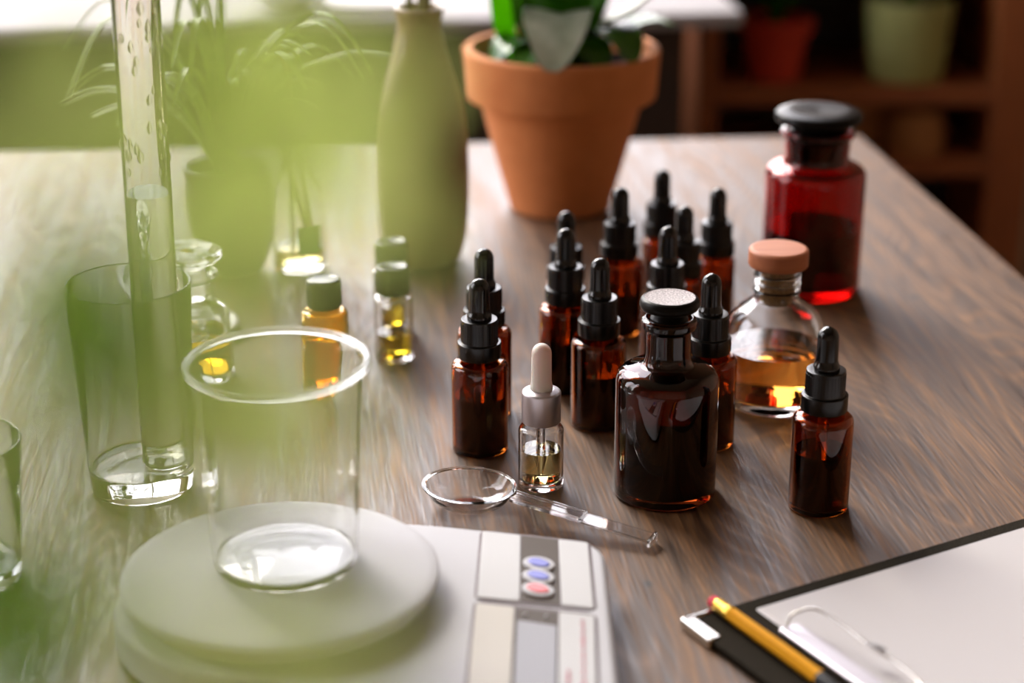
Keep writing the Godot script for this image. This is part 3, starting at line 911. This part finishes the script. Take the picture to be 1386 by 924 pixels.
func near_plant() -> void:
	# a leafy plant at the near left corner of the table; its upper leaves hang close before the lens
	var base := Vector3(-0.3, T + 0.0005, -0.44)
	var t := thing("foreground_plant", "blurred fresh green leaves hanging close to the lens across the left side", "plant", base)
	part("pot", lathe(vessel_profile([[0, 0], [0.04, 0, 0.003], [0.055, 0.1, 0.003]], 0.005, 0.008), 40), M.terra, t)
	part("soil", lathe_pts([[0, 0.08], [0.048, 0.08], [0.0485, 0.09], [0, 0.094]], 32), M.soil, t)
	var leaves := [
		[Vector3(-0.0255, 1.1749, -0.1697), Vector3(0.500, 0.809, -0.310), 0.0182, 0.0043, 0],
		[Vector3(-0.0231, 1.1700, -0.1678), Vector3(0.866, -0.467, 0.179), 0.0168, 0.0050, 0],
		[Vector3(-0.0279, 1.1655, -0.1738), Vector3(0.940, 0.319, -0.123), 0.0140, 0.0036, 0],
		[Vector3(-0.0211, 1.1628, -0.1805), Vector3(-0.500, 0.809, -0.310), 0.0140, 0.0036, 0],
		[Vector3(-0.0197, 1.1692, -0.1907), Vector3(0.985, 0.162, -0.062), 0.0126, 0.0029, 0],
		[Vector3(-0.0293, 1.1707, -0.1758), Vector3(0.000, 0.934, -0.358), 0.0112, 0.0029, 0],
		[Vector3(-0.0217, 1.1765, -0.1780), Vector3(0.866, 0.467, -0.179), 0.0126, 0.0029, 0],
		[Vector3(-0.0255, 1.1799, -0.1716), Vector3(0.000, 0.934, -0.358), 0.0112, 0.0022, 0],
		[Vector3(-0.0159, 1.1685, -0.1904), Vector3(0.342, 0.877, -0.337), 0.0126, 0.0029, 0],
		[Vector3(-0.0157, 1.1588, -0.1944), Vector3(0.000, 0.934, -0.358), 0.0112, 0.0029, 0],
		[Vector3(-0.0119, 1.1523, -0.1996), Vector3(-0.174, 0.919, -0.353), 0.0112, 0.0022, 0],
		[Vector3(-0.0110, 1.1649, -0.2121), Vector3(0.174, 0.919, -0.353), 0.0098, 0.0022, 0],
		[Vector3(-0.0367, 1.1748, -0.1543), Vector3(-0.174, 0.919, -0.353), 0.0098, 0.0022, 0],
		[Vector3(-0.0398, 1.1771, -0.1551), Vector3(0.766, 0.600, -0.230), 0.0084, 0.0022, 0],
		[Vector3(-0.0361, 1.1762, -0.1702), Vector3(0.500, 0.809, -0.310), 0.0084, 0.0022, 0],
		[Vector3(-0.0317, 1.1645, -0.1349), Vector3(0.342, 0.877, -0.337), 0.0182, 0.0058, 1],
		[Vector3(-0.0332, 1.1602, -0.1448), Vector3(0.174, 0.919, -0.353), 0.0168, 0.0054, 1],
		[Vector3(-0.0362, 1.1558, -0.1546), Vector3(0.500, 0.809, -0.310), 0.0140, 0.0043, 1],
		[Vector3(-0.0362, 1.1658, -0.1431), Vector3(-0.766, 0.600, -0.230), 0.0126, 0.0036, 0],
		[Vector3(-0.0386, 1.1685, -0.1441), Vector3(0.866, 0.467, -0.179), 0.0098, 0.0029, 0],
		[Vector3(-0.0293, 1.1588, -0.1404), Vector3(0.500, -0.809, 0.310), 0.0098, 0.0029, 0],
		[Vector3(-0.0300, 1.1606, -0.1488), Vector3(1.000, 0.000, 0.000), 0.0112, 0.0029, 0],
		[Vector3(-0.0391, 1.1631, -0.1420), Vector3(0.174, 0.919, -0.353), 0.0098, 0.0029, 0],
		[Vector3(-0.0351, 1.1555, -0.1391), Vector3(0.574, 0.765, -0.294), 0.0126, 0.0025, 0],
		[Vector3(-0.0373, 1.1507, -0.1488), Vector3(0.574, 0.765, -0.294), 0.0168, 0.0032, 1],
		[Vector3(-0.0362, 1.1537, -0.1307), Vector3(0.574, 0.765, -0.294), 0.0126, 0.0029, 0],
		[Vector3(-0.0378, 1.1511, -0.1297), Vector3(0.500, 0.809, -0.310), 0.0098, 0.0029, 1],
		[Vector3(-0.0258, 1.1527, -0.1457), Vector3(0.985, 0.162, -0.062), 0.0168, 0.0043, 0],
		[Vector3(-0.0272, 1.1478, -0.1554), Vector3(0.940, 0.319, -0.123), 0.0140, 0.0036, 1],
		[Vector3(-0.0205, 1.1479, -0.1593), Vector3(0.940, -0.319, 0.123), 0.0140, 0.0036, 0],
		[Vector3(-0.0225, 1.1451, -0.1505), Vector3(0.866, 0.467, -0.179), 0.0112, 0.0029, 0],
		[Vector3(-0.0300, 1.1492, -0.1444), Vector3(-0.174, 0.919, -0.353), 0.0098, 0.0022, 0],
		[Vector3(-0.0182, 1.1403, -0.1641), Vector3(0.985, 0.162, -0.062), 0.0098, 0.0022, 0],
		[Vector3(-0.0251, 1.1487, -0.1673), Vector3(0.985, 0.162, -0.062), 0.0098, 0.0022, 0],
		[Vector3(-0.0343, 1.1496, -0.1137), Vector3(0.342, 0.877, -0.337), 0.0182, 0.0058, 1],
		[Vector3(-0.0365, 1.1450, -0.1196), Vector3(0.342, 0.877, -0.337), 0.0168, 0.0058, 1],
		[Vector3(-0.0323, 1.1418, -0.1261), Vector3(0.985, 0.162, -0.062), 0.0140, 0.0036, 0],
		[Vector3(-0.0295, 1.1459, -0.1277), Vector3(0.766, 0.600, -0.230), 0.0098, 0.0022, 0],
		[Vector3(-0.0351, 1.1470, -0.1281), Vector3(0.940, 0.319, -0.123), 0.0098, 0.0022, 0],
		[Vector3(-0.0278, 1.1397, -0.1331), Vector3(0.940, -0.319, 0.123), 0.0140, 0.0036, 0],
		[Vector3(-0.0221, 1.1345, -0.1388), Vector3(1.000, 0.000, 0.000), 0.0168, 0.0036, 0],
		[Vector3(-0.0168, 1.1271, -0.1514), Vector3(0.985, 0.162, -0.062), 0.0140, 0.0036, 0],
		[Vector3(-0.0282, 1.1356, -0.1469), Vector3(0.985, -0.162, 0.062), 0.0098, 0.0022, 0],
		[Vector3(-0.0272, 1.1590, -0.1713), Vector3(0.866, 0.467, -0.179), 0.0112, 0.0029, 0],
		[Vector3(-0.0233, 1.1581, -0.1787), Vector3(0.500, 0.809, -0.310), 0.0098, 0.0022, 0]]
	var hubs := [Vector3(0.15, 0.37, 0.27), Vector3(0.2, 0.33, 0.29), Vector3(0.24, 0.38, 0.28)]
	for h: Vector3 in hubs:
		part("stem", sweep(curve([Vector3(h.x * 0.05, 0.085, 0), Vector3(h.x * 0.3 - 0.05, 0.2, h.z * 0.4), h * Vector3(0.8, 0.9, 0.9) + Vector3(-0.04, 0, 0)], 8), [0.0012], 8), M.sprig_stem, t)
	for l in leaves:
		var c: Vector3 = l[0] - base
		var d: Vector3 = l[1]
		var n: float = l[2]
		var back := (c + base - Vector3(0, T + 0.465, 0)).normalized()
		var sag := back * n * 0.12
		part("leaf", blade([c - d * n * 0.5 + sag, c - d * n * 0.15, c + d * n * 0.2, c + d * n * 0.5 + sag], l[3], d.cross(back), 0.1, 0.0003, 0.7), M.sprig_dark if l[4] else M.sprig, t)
		var hub: Vector3 = hubs[0]
		for h: Vector3 in hubs:
			if h.distance_to(c) < hub.distance_to(c): hub = h
		var foot := c - d * n * 0.5 + sag
		part("petiole", sweep(curve([hub * Vector3(0.8, 0.9, 0.9) + Vector3(-0.04, 0, 0), hub.lerp(foot, 0.5) + Vector3(-0.012, -0.008, 0), foot], 6), [0.00018], 6), M.sprig, t)

# ---------------------------------------------------------------- scale, beaker, spoon
func kitchen_scale() -> void:
	var t := thing("kitchen_scale", "white electronic kitchen scale with round platter and button panel", "kitchen scale", Vector3(0, T, 0))
	var circle := PackedVector2Array()
	var cx := -0.1105
	var cz := -0.8175
	for k in 64:
		circle.append(Vector2(cx + cos(TAU * k / 64) * 0.0795, cz + sin(TAU * k / 64) * 0.0795))
	var plate := rounded(PackedVector2Array([Vector2(-0.1, -0.8975), Vector2(-0.05, -0.8965), Vector2(0.047, -0.874), Vector2(0.0475, -0.69), Vector2(-0.1, -0.69)]), 0.02)
	var merged := Geometry2D.merge_polygons(circle, plate)
	part("body", prism(merged[0], 0.004, 0.021, 0.004), M.white, t)
	for p in [[-0.15, -0.85], [-0.13, -0.76], [0.03, -0.85], [0.03, -0.71]]:
		part("foot", lathe_pts([[0, 0], [0.006, 0, 0.001], [0.006, 0.0042], [0, 0.0042]], 20), M.groove, t, Vector3(p[0], 0.0003, p[1]))
	var pl := part("platter", lathe_pts([[0, 0.0215], [0.068, 0.0215, 0.003], [0.0745, 0.027, 0.004], [0.0762, 0.034, 0.0016], [0.072, 0.0352, 0.002], [0, 0.0352]], 96), M.white, t, Vector3(cx, 0, cz))
	part("hub", lathe_pts([[0, 0.0205], [0.03, 0.0205], [0.03, 0.022], [0, 0.022]], 32), M.groove, pl)
	# control panel: two framed fields, each of three strips set in a groove
	var y := 0.021
	var upper := [Vector2(-0.0152, -0.8848), Vector2(0.0385, -0.8716), Vector2(0.0388, -0.8022), Vector2(-0.0168, -0.8132)]
	var lower := [Vector2(-0.0172, -0.8092), Vector2(0.0388, -0.7968), Vector2(0.0365, -0.70), Vector2(-0.0205, -0.70)]
	panel_field(t, upper, y, ["display_strip", "button_strip", "display_strip"], [M.panel, M.chrome, M.panel], [0.0, 0.37, 0.72, 1.0])
	panel_field(t, lower, y, ["display_strip", "display_frame", "print_strip"], [M.panel_warm, M.chrome, M.panel], [0.0, 0.335, 0.70, 1.0])
	var lc := PackedVector2Array([bil(lower, 0.36, 0.13), bil(lower, 0.685, 0.15), bil(lower, 0.685, 0.98), bil(lower, 0.36, 0.98)])
	part("lcd_screen", prism(rounded(lc, 0.001), y, y + 0.0012, 0.0002), M.lcd, t)
	for u in [0.42, 0.6]:
		var q := bil(lower, u, 0.07)
		part("lamp_dot", lathe_pts([[0, 0], [0.0011, 0], [0.0009, 0.0014, 0.0003], [0, 0.0015]], 14), M.white, t, Vector3(q.x, y, q.y))
	var bm := [M.blue, M.blue, M.red]
	for k in 3:
		var q := bil(upper, 0.535 - 0.005 * k, 0.44 + 0.19 * k)
		var st := start()
		ring_oval(st, 0.0086, 0.0066, 0.0016)
		var b := part("button", st.commit(), M.white, t, Vector3(q.x, y + 0.0004, q.y))
		b.rotation.y = deg_to_rad(-38)
		st = start()
		ring_oval(st, 0.0062, 0.004, 0.0022)
		part("coloured_top", st.commit(), bm[k], b)
	# rows of small pinkish print, too blurred to read
	var rng := RandomNumberGenerator.new()
	rng.seed = 9
	var pr := start()
	for line in [[0.9, 0.08, 0.92], [0.78, 0.55, 0.95]]:
		var v: float = line[1]
		while v < line[2]:
			var q := bil(lower, line[0], v)
			var s := rng.randf_range(0.0011, 0.0019)
			rbox_into(pr, Vector3(q.x, y + 0.0013, q.y), Vector3(s, 0.0002, 0.0009), 0.00005, Basis(), 1)
			v += 0.02 if rng.randf() > 0.2 else 0.035
	part("pink_print", pr.commit(), M.pink_print, t)

func bil(q: Array, u: float, v: float) -> Vector2:
	var a: Vector2 = q[0].lerp(q[1], u)
	var b: Vector2 = q[3].lerp(q[2], u)
	return a.lerp(b, v)

func panel_field(t: Node3D, q: Array, y: float, names: Array, mats: Array, cuts: Array) -> void:
	var base := PackedVector2Array([bil(q, -0.025, -0.02), bil(q, 1.025, -0.02), bil(q, 1.025, 1.02), bil(q, -0.025, 1.02)])
	var f := part("panel_frame", prism(rounded(base, 0.006), y - 0.003, y + 0.0003, 0.0002), M.groove, t)
	for k in 3:
		var s := PackedVector2Array([bil(q, cuts[k] + 0.004, 0.01), bil(q, cuts[k + 1] - 0.004, 0.01), bil(q, cuts[k + 1] - 0.004, 0.99), bil(q, cuts[k] + 0.004, 0.99)])
		part(names[k], prism(rounded(s, 0.0012), y, y + 0.0009 if k != 1 else y + 0.0006, 0.0003), mats[k], f)

func ring_oval(st: SurfaceTool, a: float, b: float, h: float) -> void:
	var o := PackedVector2Array()
	for k in 32:
		o.append(Vector2(cos(TAU * k / 32) * a, sin(TAU * k / 32) * b))
	prism_into(st, o, 0.0, h, h * 0.45)

func beaker() -> void:
	var o := fillet([[0, 0.0012], [0.028, 0.0005], [0.034, 0, 0.006], [0.036, 0.03], [0.0385, 0.08], [0.0402, 0.097], [0.0425, 0.102]])
	var t := thing("beaker", "empty clear glass beaker standing on the white scale platter", "beaker", Vector3(-0.1085, T + 0.0357, -0.8255))
	part("glass_body", vessel(o, 0.0014, 0.004, 80), M.clear, t)
	var rim := PackedVector2Array()
	for k in 15:
		rim.append(Vector2(0.0418 + cos(TAU * k / 14.0) * 0.0017, 0.1025 + sin(TAU * k / 14.0) * 0.0017))
	part("rim", lathe(rim, 96), M.clear, t)

func spoon() -> void:
	var t := thing("measuring_spoon", "clear plastic measuring spoon lying between the scale and the bottles", "spoon", on_table(-0.0235, -0.9555), deg_to_rad(-25.5))
	# the bowl, then the handle with raised edges and an end tab
	var st := start()
	var prof := fillet([[0, 0.0], [0.012, 0.0005, 0.004], [0.0205, 0.006, 0.006], [0.0232, 0.0125], [0.0248, 0.0128, 0.0003], [0.0248, 0.0136], [0.0228, 0.0138], [0.0196, 0.007, 0.006], [0.012, 0.0018, 0.004], [0, 0.0013]])
	lathe_into(st, prof, 56)
	var bowl := part("bowl", st.commit(), M.clear_plastic, t)
	bowl.scale = Vector3(1.08, 1, 0.95)
	st = start()
	var y0 := 0.0118
	var n := Vector3(0.0262, y0, 0)
	var e := Vector3(0.108, 0.0042, 0)
	var dirn := (e - n).normalized()
	var bs := Basis(dirn, dirn.cross(Vector3.BACK).normalized() * -1.0, Vector3.BACK).orthonormalized()
	var l := n.distance_to(e)
	rbox_into(st, (n + e) / 2, Vector3(l, 0.0018, 0.0105), 0.0006, bs)
	for s: float in [-1.0, 1.0]:
		rbox_into(st, n.lerp(e, 0.25) + bs.y * 0.001 + Vector3(0, 0, s * 0.0044), Vector3(l * 0.5, 0.0022, 0.0015), 0.0005, bs)
	rbox_into(st, n.lerp(e, 0.515) + bs.y * 0.0005, Vector3(0.0014, 0.003, 0.0105), 0.0005, bs)
	rbox_into(st, e - bs.y * 0.0008, Vector3(0.002, 0.0052, 0.011), 0.0008, bs)
	part("handle", st.commit(), M.clear_plastic, t)

# ---------------------------------------------------------------- clipboard and pencil
func clipboard() -> void:
	var turn := deg_to_rad(30.0)
	var at := Vector3(0.0833, T + 0.0005, -0.8224)
	var t := thing("clipboard", "dark clipboard with silver corner and wire clip at the lower right", "clipboard", at, turn)
	# local x runs along the far edge, local z towards the camera
	part("board", prism(rounded(PackedVector2Array([Vector2(0, 0), Vector2(0.3, 0), Vector2(0.3, 0.215), Vector2(0, 0.215)]), 0.004), 0.0, 0.0042, 0.001), M.board, t)
	var st := start()
	rbox_into(st, Vector3(0.0, 0.0024, 0.0115), Vector3(0.0035, 0.0058, 0.025), 0.0014)
	rbox_into(st, Vector3(0.0115, 0.0024, 0.0), Vector3(0.025, 0.0058, 0.0035), 0.0014)
	rbox_into(st, Vector3(0.0025, 0.0045, 0.012), Vector3(0.006, 0.0012, 0.022), 0.0005)
	part("metal_corner", st.commit(), M.steel, t)
	st = start()
	rbox_into(st, Vector3(0.036, 0.0068, 0.085), Vector3(0.012, 0.0036, 0.1), 0.0015)
	part("clip_plate", st.commit(), M.alu, t)
	var w := sweep(curve([Vector3(0.033, 0.0085, 0.038), Vector3(0.037, 0.014, 0.0365), Vector3(0.046, 0.0175, 0.042), Vector3(0.049, 0.0165, 0.06), Vector3(0.0495, 0.0145, 0.08), Vector3(0.0515, 0.0135, 0.095), Vector3(0.05, 0.0125, 0.112), Vector3(0.043, 0.011, 0.124), Vector3(0.034, 0.0085, 0.128)], 7), [0.0008], 10)
	part("wire_loop", w, M.steel, t)
	w = sweep(PackedVector3Array([Vector3(0.0495, 0.0147, 0.077), Vector3(0.0505, 0.0147, 0.079), Vector3(0.0525, 0.0147, 0.083), Vector3(0.0535, 0.0147, 0.085)]), [0.0012, 0.0018, 0.0018, 0.0012], 12)
	part("clip_bead", w, M.white, t)
	var q := thing("paper_sheets", "stack of blank white paper sheets held on the dark clipboard", "paper", at + Vector3(0, 0.0044, 0), turn)
	part("sheet", prism(PackedVector2Array([Vector2(0.036, 0.0108), Vector2(0.294, 0.0108), Vector2(0.294, 0.206), Vector2(0.036, 0.206)]), 0.0, 0.0012, 0.0001), M.paper, q)
	part("sheet", prism(PackedVector2Array([Vector2(0.0372, 0.0116), Vector2(0.2935, 0.0112), Vector2(0.2935, 0.205), Vector2(0.0372, 0.2055)]), 0.0013, 0.0017, 0.0001), M.paper, q)
	# pencil along the board's short edge
	var b := Basis(Vector3.UP, turn)
	var p := thing("pencil", "yellow pencil with pink eraser resting on the dark clipboard", "pencil", at + b * Vector3(0.0185, 0.0083, -0.0015), turn)
	var r := 0.0037
	var hx := start()
	var ring := PackedVector2Array()
	for k in 6:
		ring.append(Vector2(cos(TAU * k / 6) * r, sin(TAU * k / 6) * r))
	hex_into(hx, ring, 0.0145, 0.083)
	part("shaft", hx.commit(), M.pencil, p)
	part("ferrule", along_z(lathe_pts([[0, 0.004], [0.0036, 0.004], [0.0038, 0.0055, 0.0004], [0.0035, 0.007, 0.0004], [0.0038, 0.0085, 0.0004], [0.0035, 0.010, 0.0004], [0.0038, 0.0115, 0.0004], [0.0036, 0.0146], [0, 0.0146]], 24)), M.brass, p)
	part("eraser", along_z(lathe_pts([[0, -0.0012], [0.0031, -0.0012, 0.001], [0.0033, 0.001], [0.0033, 0.0041], [0, 0.0041]], 24)), M.eraser, p)
	part("tip", along_z(lathe_pts([[0, 0.083], [0.0036, 0.083], [0.0034, 0.088], [0.0008, 0.104], [0, 0.1045]], 24)), M.pencil_dark, p)

func along_z(m: ArrayMesh) -> ArrayMesh:
	var st := start()
	st.append_from(m, 0, Transform3D(Basis(Vector3.RIGHT, PI / 2), Vector3.ZERO))
	return st.commit()

func hex_into(st: SurfaceTool, ring: PackedVector2Array, z0: float, z1: float) -> void:
	for k in 6:
		var a := ring[k]
		var b := ring[(k + 1) % 6]
		var nn := Vector3(a.x + b.x, a.y + b.y, 0).normalized()
		quad(st, [Vector3(a.x, a.y, z0), nn, Vector2.ZERO], [Vector3(a.x, a.y, z1), nn, Vector2.ZERO], [Vector3(b.x, b.y, z1), nn, Vector2.ZERO], [Vector3(b.x, b.y, z0), nn, Vector2.ZERO])
		for z in [z0, z1]:
			var c := Vector3(0, 0, -1 if z == z0 else 1)
			tri(st, [Vector3(0, 0, z), c, Vector2.ZERO], [Vector3(a.x, a.y, z), c, Vector2.ZERO], [Vector3(b.x, b.y, z), c, Vector2.ZERO])

# ---------------------------------------------------------------- scene
func _ready() -> void:
	var cam := Camera3D.new()
	cam.name = "camera"
	cam.position = Vector3(0, T + 0.465, 0)
	cam.rotation_degrees = Vector3(-21, 0, 0)
	var at := CameraAttributesPhysical.new()
	at.frustum_focal_length = 12.0 / (462.0 / 2600.0)
	at.frustum_focus_distance = 1.07
	at.frustum_near = 0.02
	at.exposure_aperture = 3.6
	cam.attributes = at
	add_child(cam)
	cam.fov = rad_to_deg(2.0 * atan(462.0 / 2600.0))
	cam.current = true
	var env := Environment.new()
	env.background_mode = Environment.BG_SKY
	var sky := Sky.new()
	var sm := ProceduralSkyMaterial.new()
	sm.sky_top_color = Color(0.97, 0.96, 1.0)
	sm.sky_horizon_color = Color(1.0, 0.975, 0.94)
	sm.ground_horizon_color = Color(0.62, 0.6, 0.55)
	sm.ground_bottom_color = Color(0.4, 0.38, 0.34)
	sm.sky_energy_multiplier = 1.0
	sm.ground_energy_multiplier = 0.8
	sky.sky_material = sm
	env.sky = sky
	env.tonemap_mode = Environment.TONE_MAPPER_LINEAR
	env.tonemap_exposure = 7.9
	env.sdfgi_enabled = true
	env.ssao_enabled = true
	env.ssil_enabled = true
	var we := WorldEnvironment.new()
	we.name = "world_environment"
	we.environment = env
	add_child(we)
	# hazy sun low behind the window, coming from the back and a little from the left
	var sun := DirectionalLight3D.new()
	sun.name = "sun"
	sun.light_color = Color(1.0, 0.965, 0.91)
	sun.light_energy = 0.15
	sun.light_angular_distance = 24.0
	sun.shadow_enabled = true
	sun.sky_mode = DirectionalLight3D.SKY_MODE_LIGHT_ONLY
	add_child(sun)
	sun.look_at_from_position(Vector3(-0.55, 0.82, -1.0), Vector3.ZERO)
	materials()
	setting()
	table()
	bench()
	shelf()
	terracotta()
	vase()
	red_bottle()
	kitchen_scale()
	clipboard()
	stopper_bottle()
	cork_flask()
	beaker()
	droppers()
	white_dropper()
	left_glass()
	spider_plant()
	reed_bottle()
	spoon()
	near_plant()
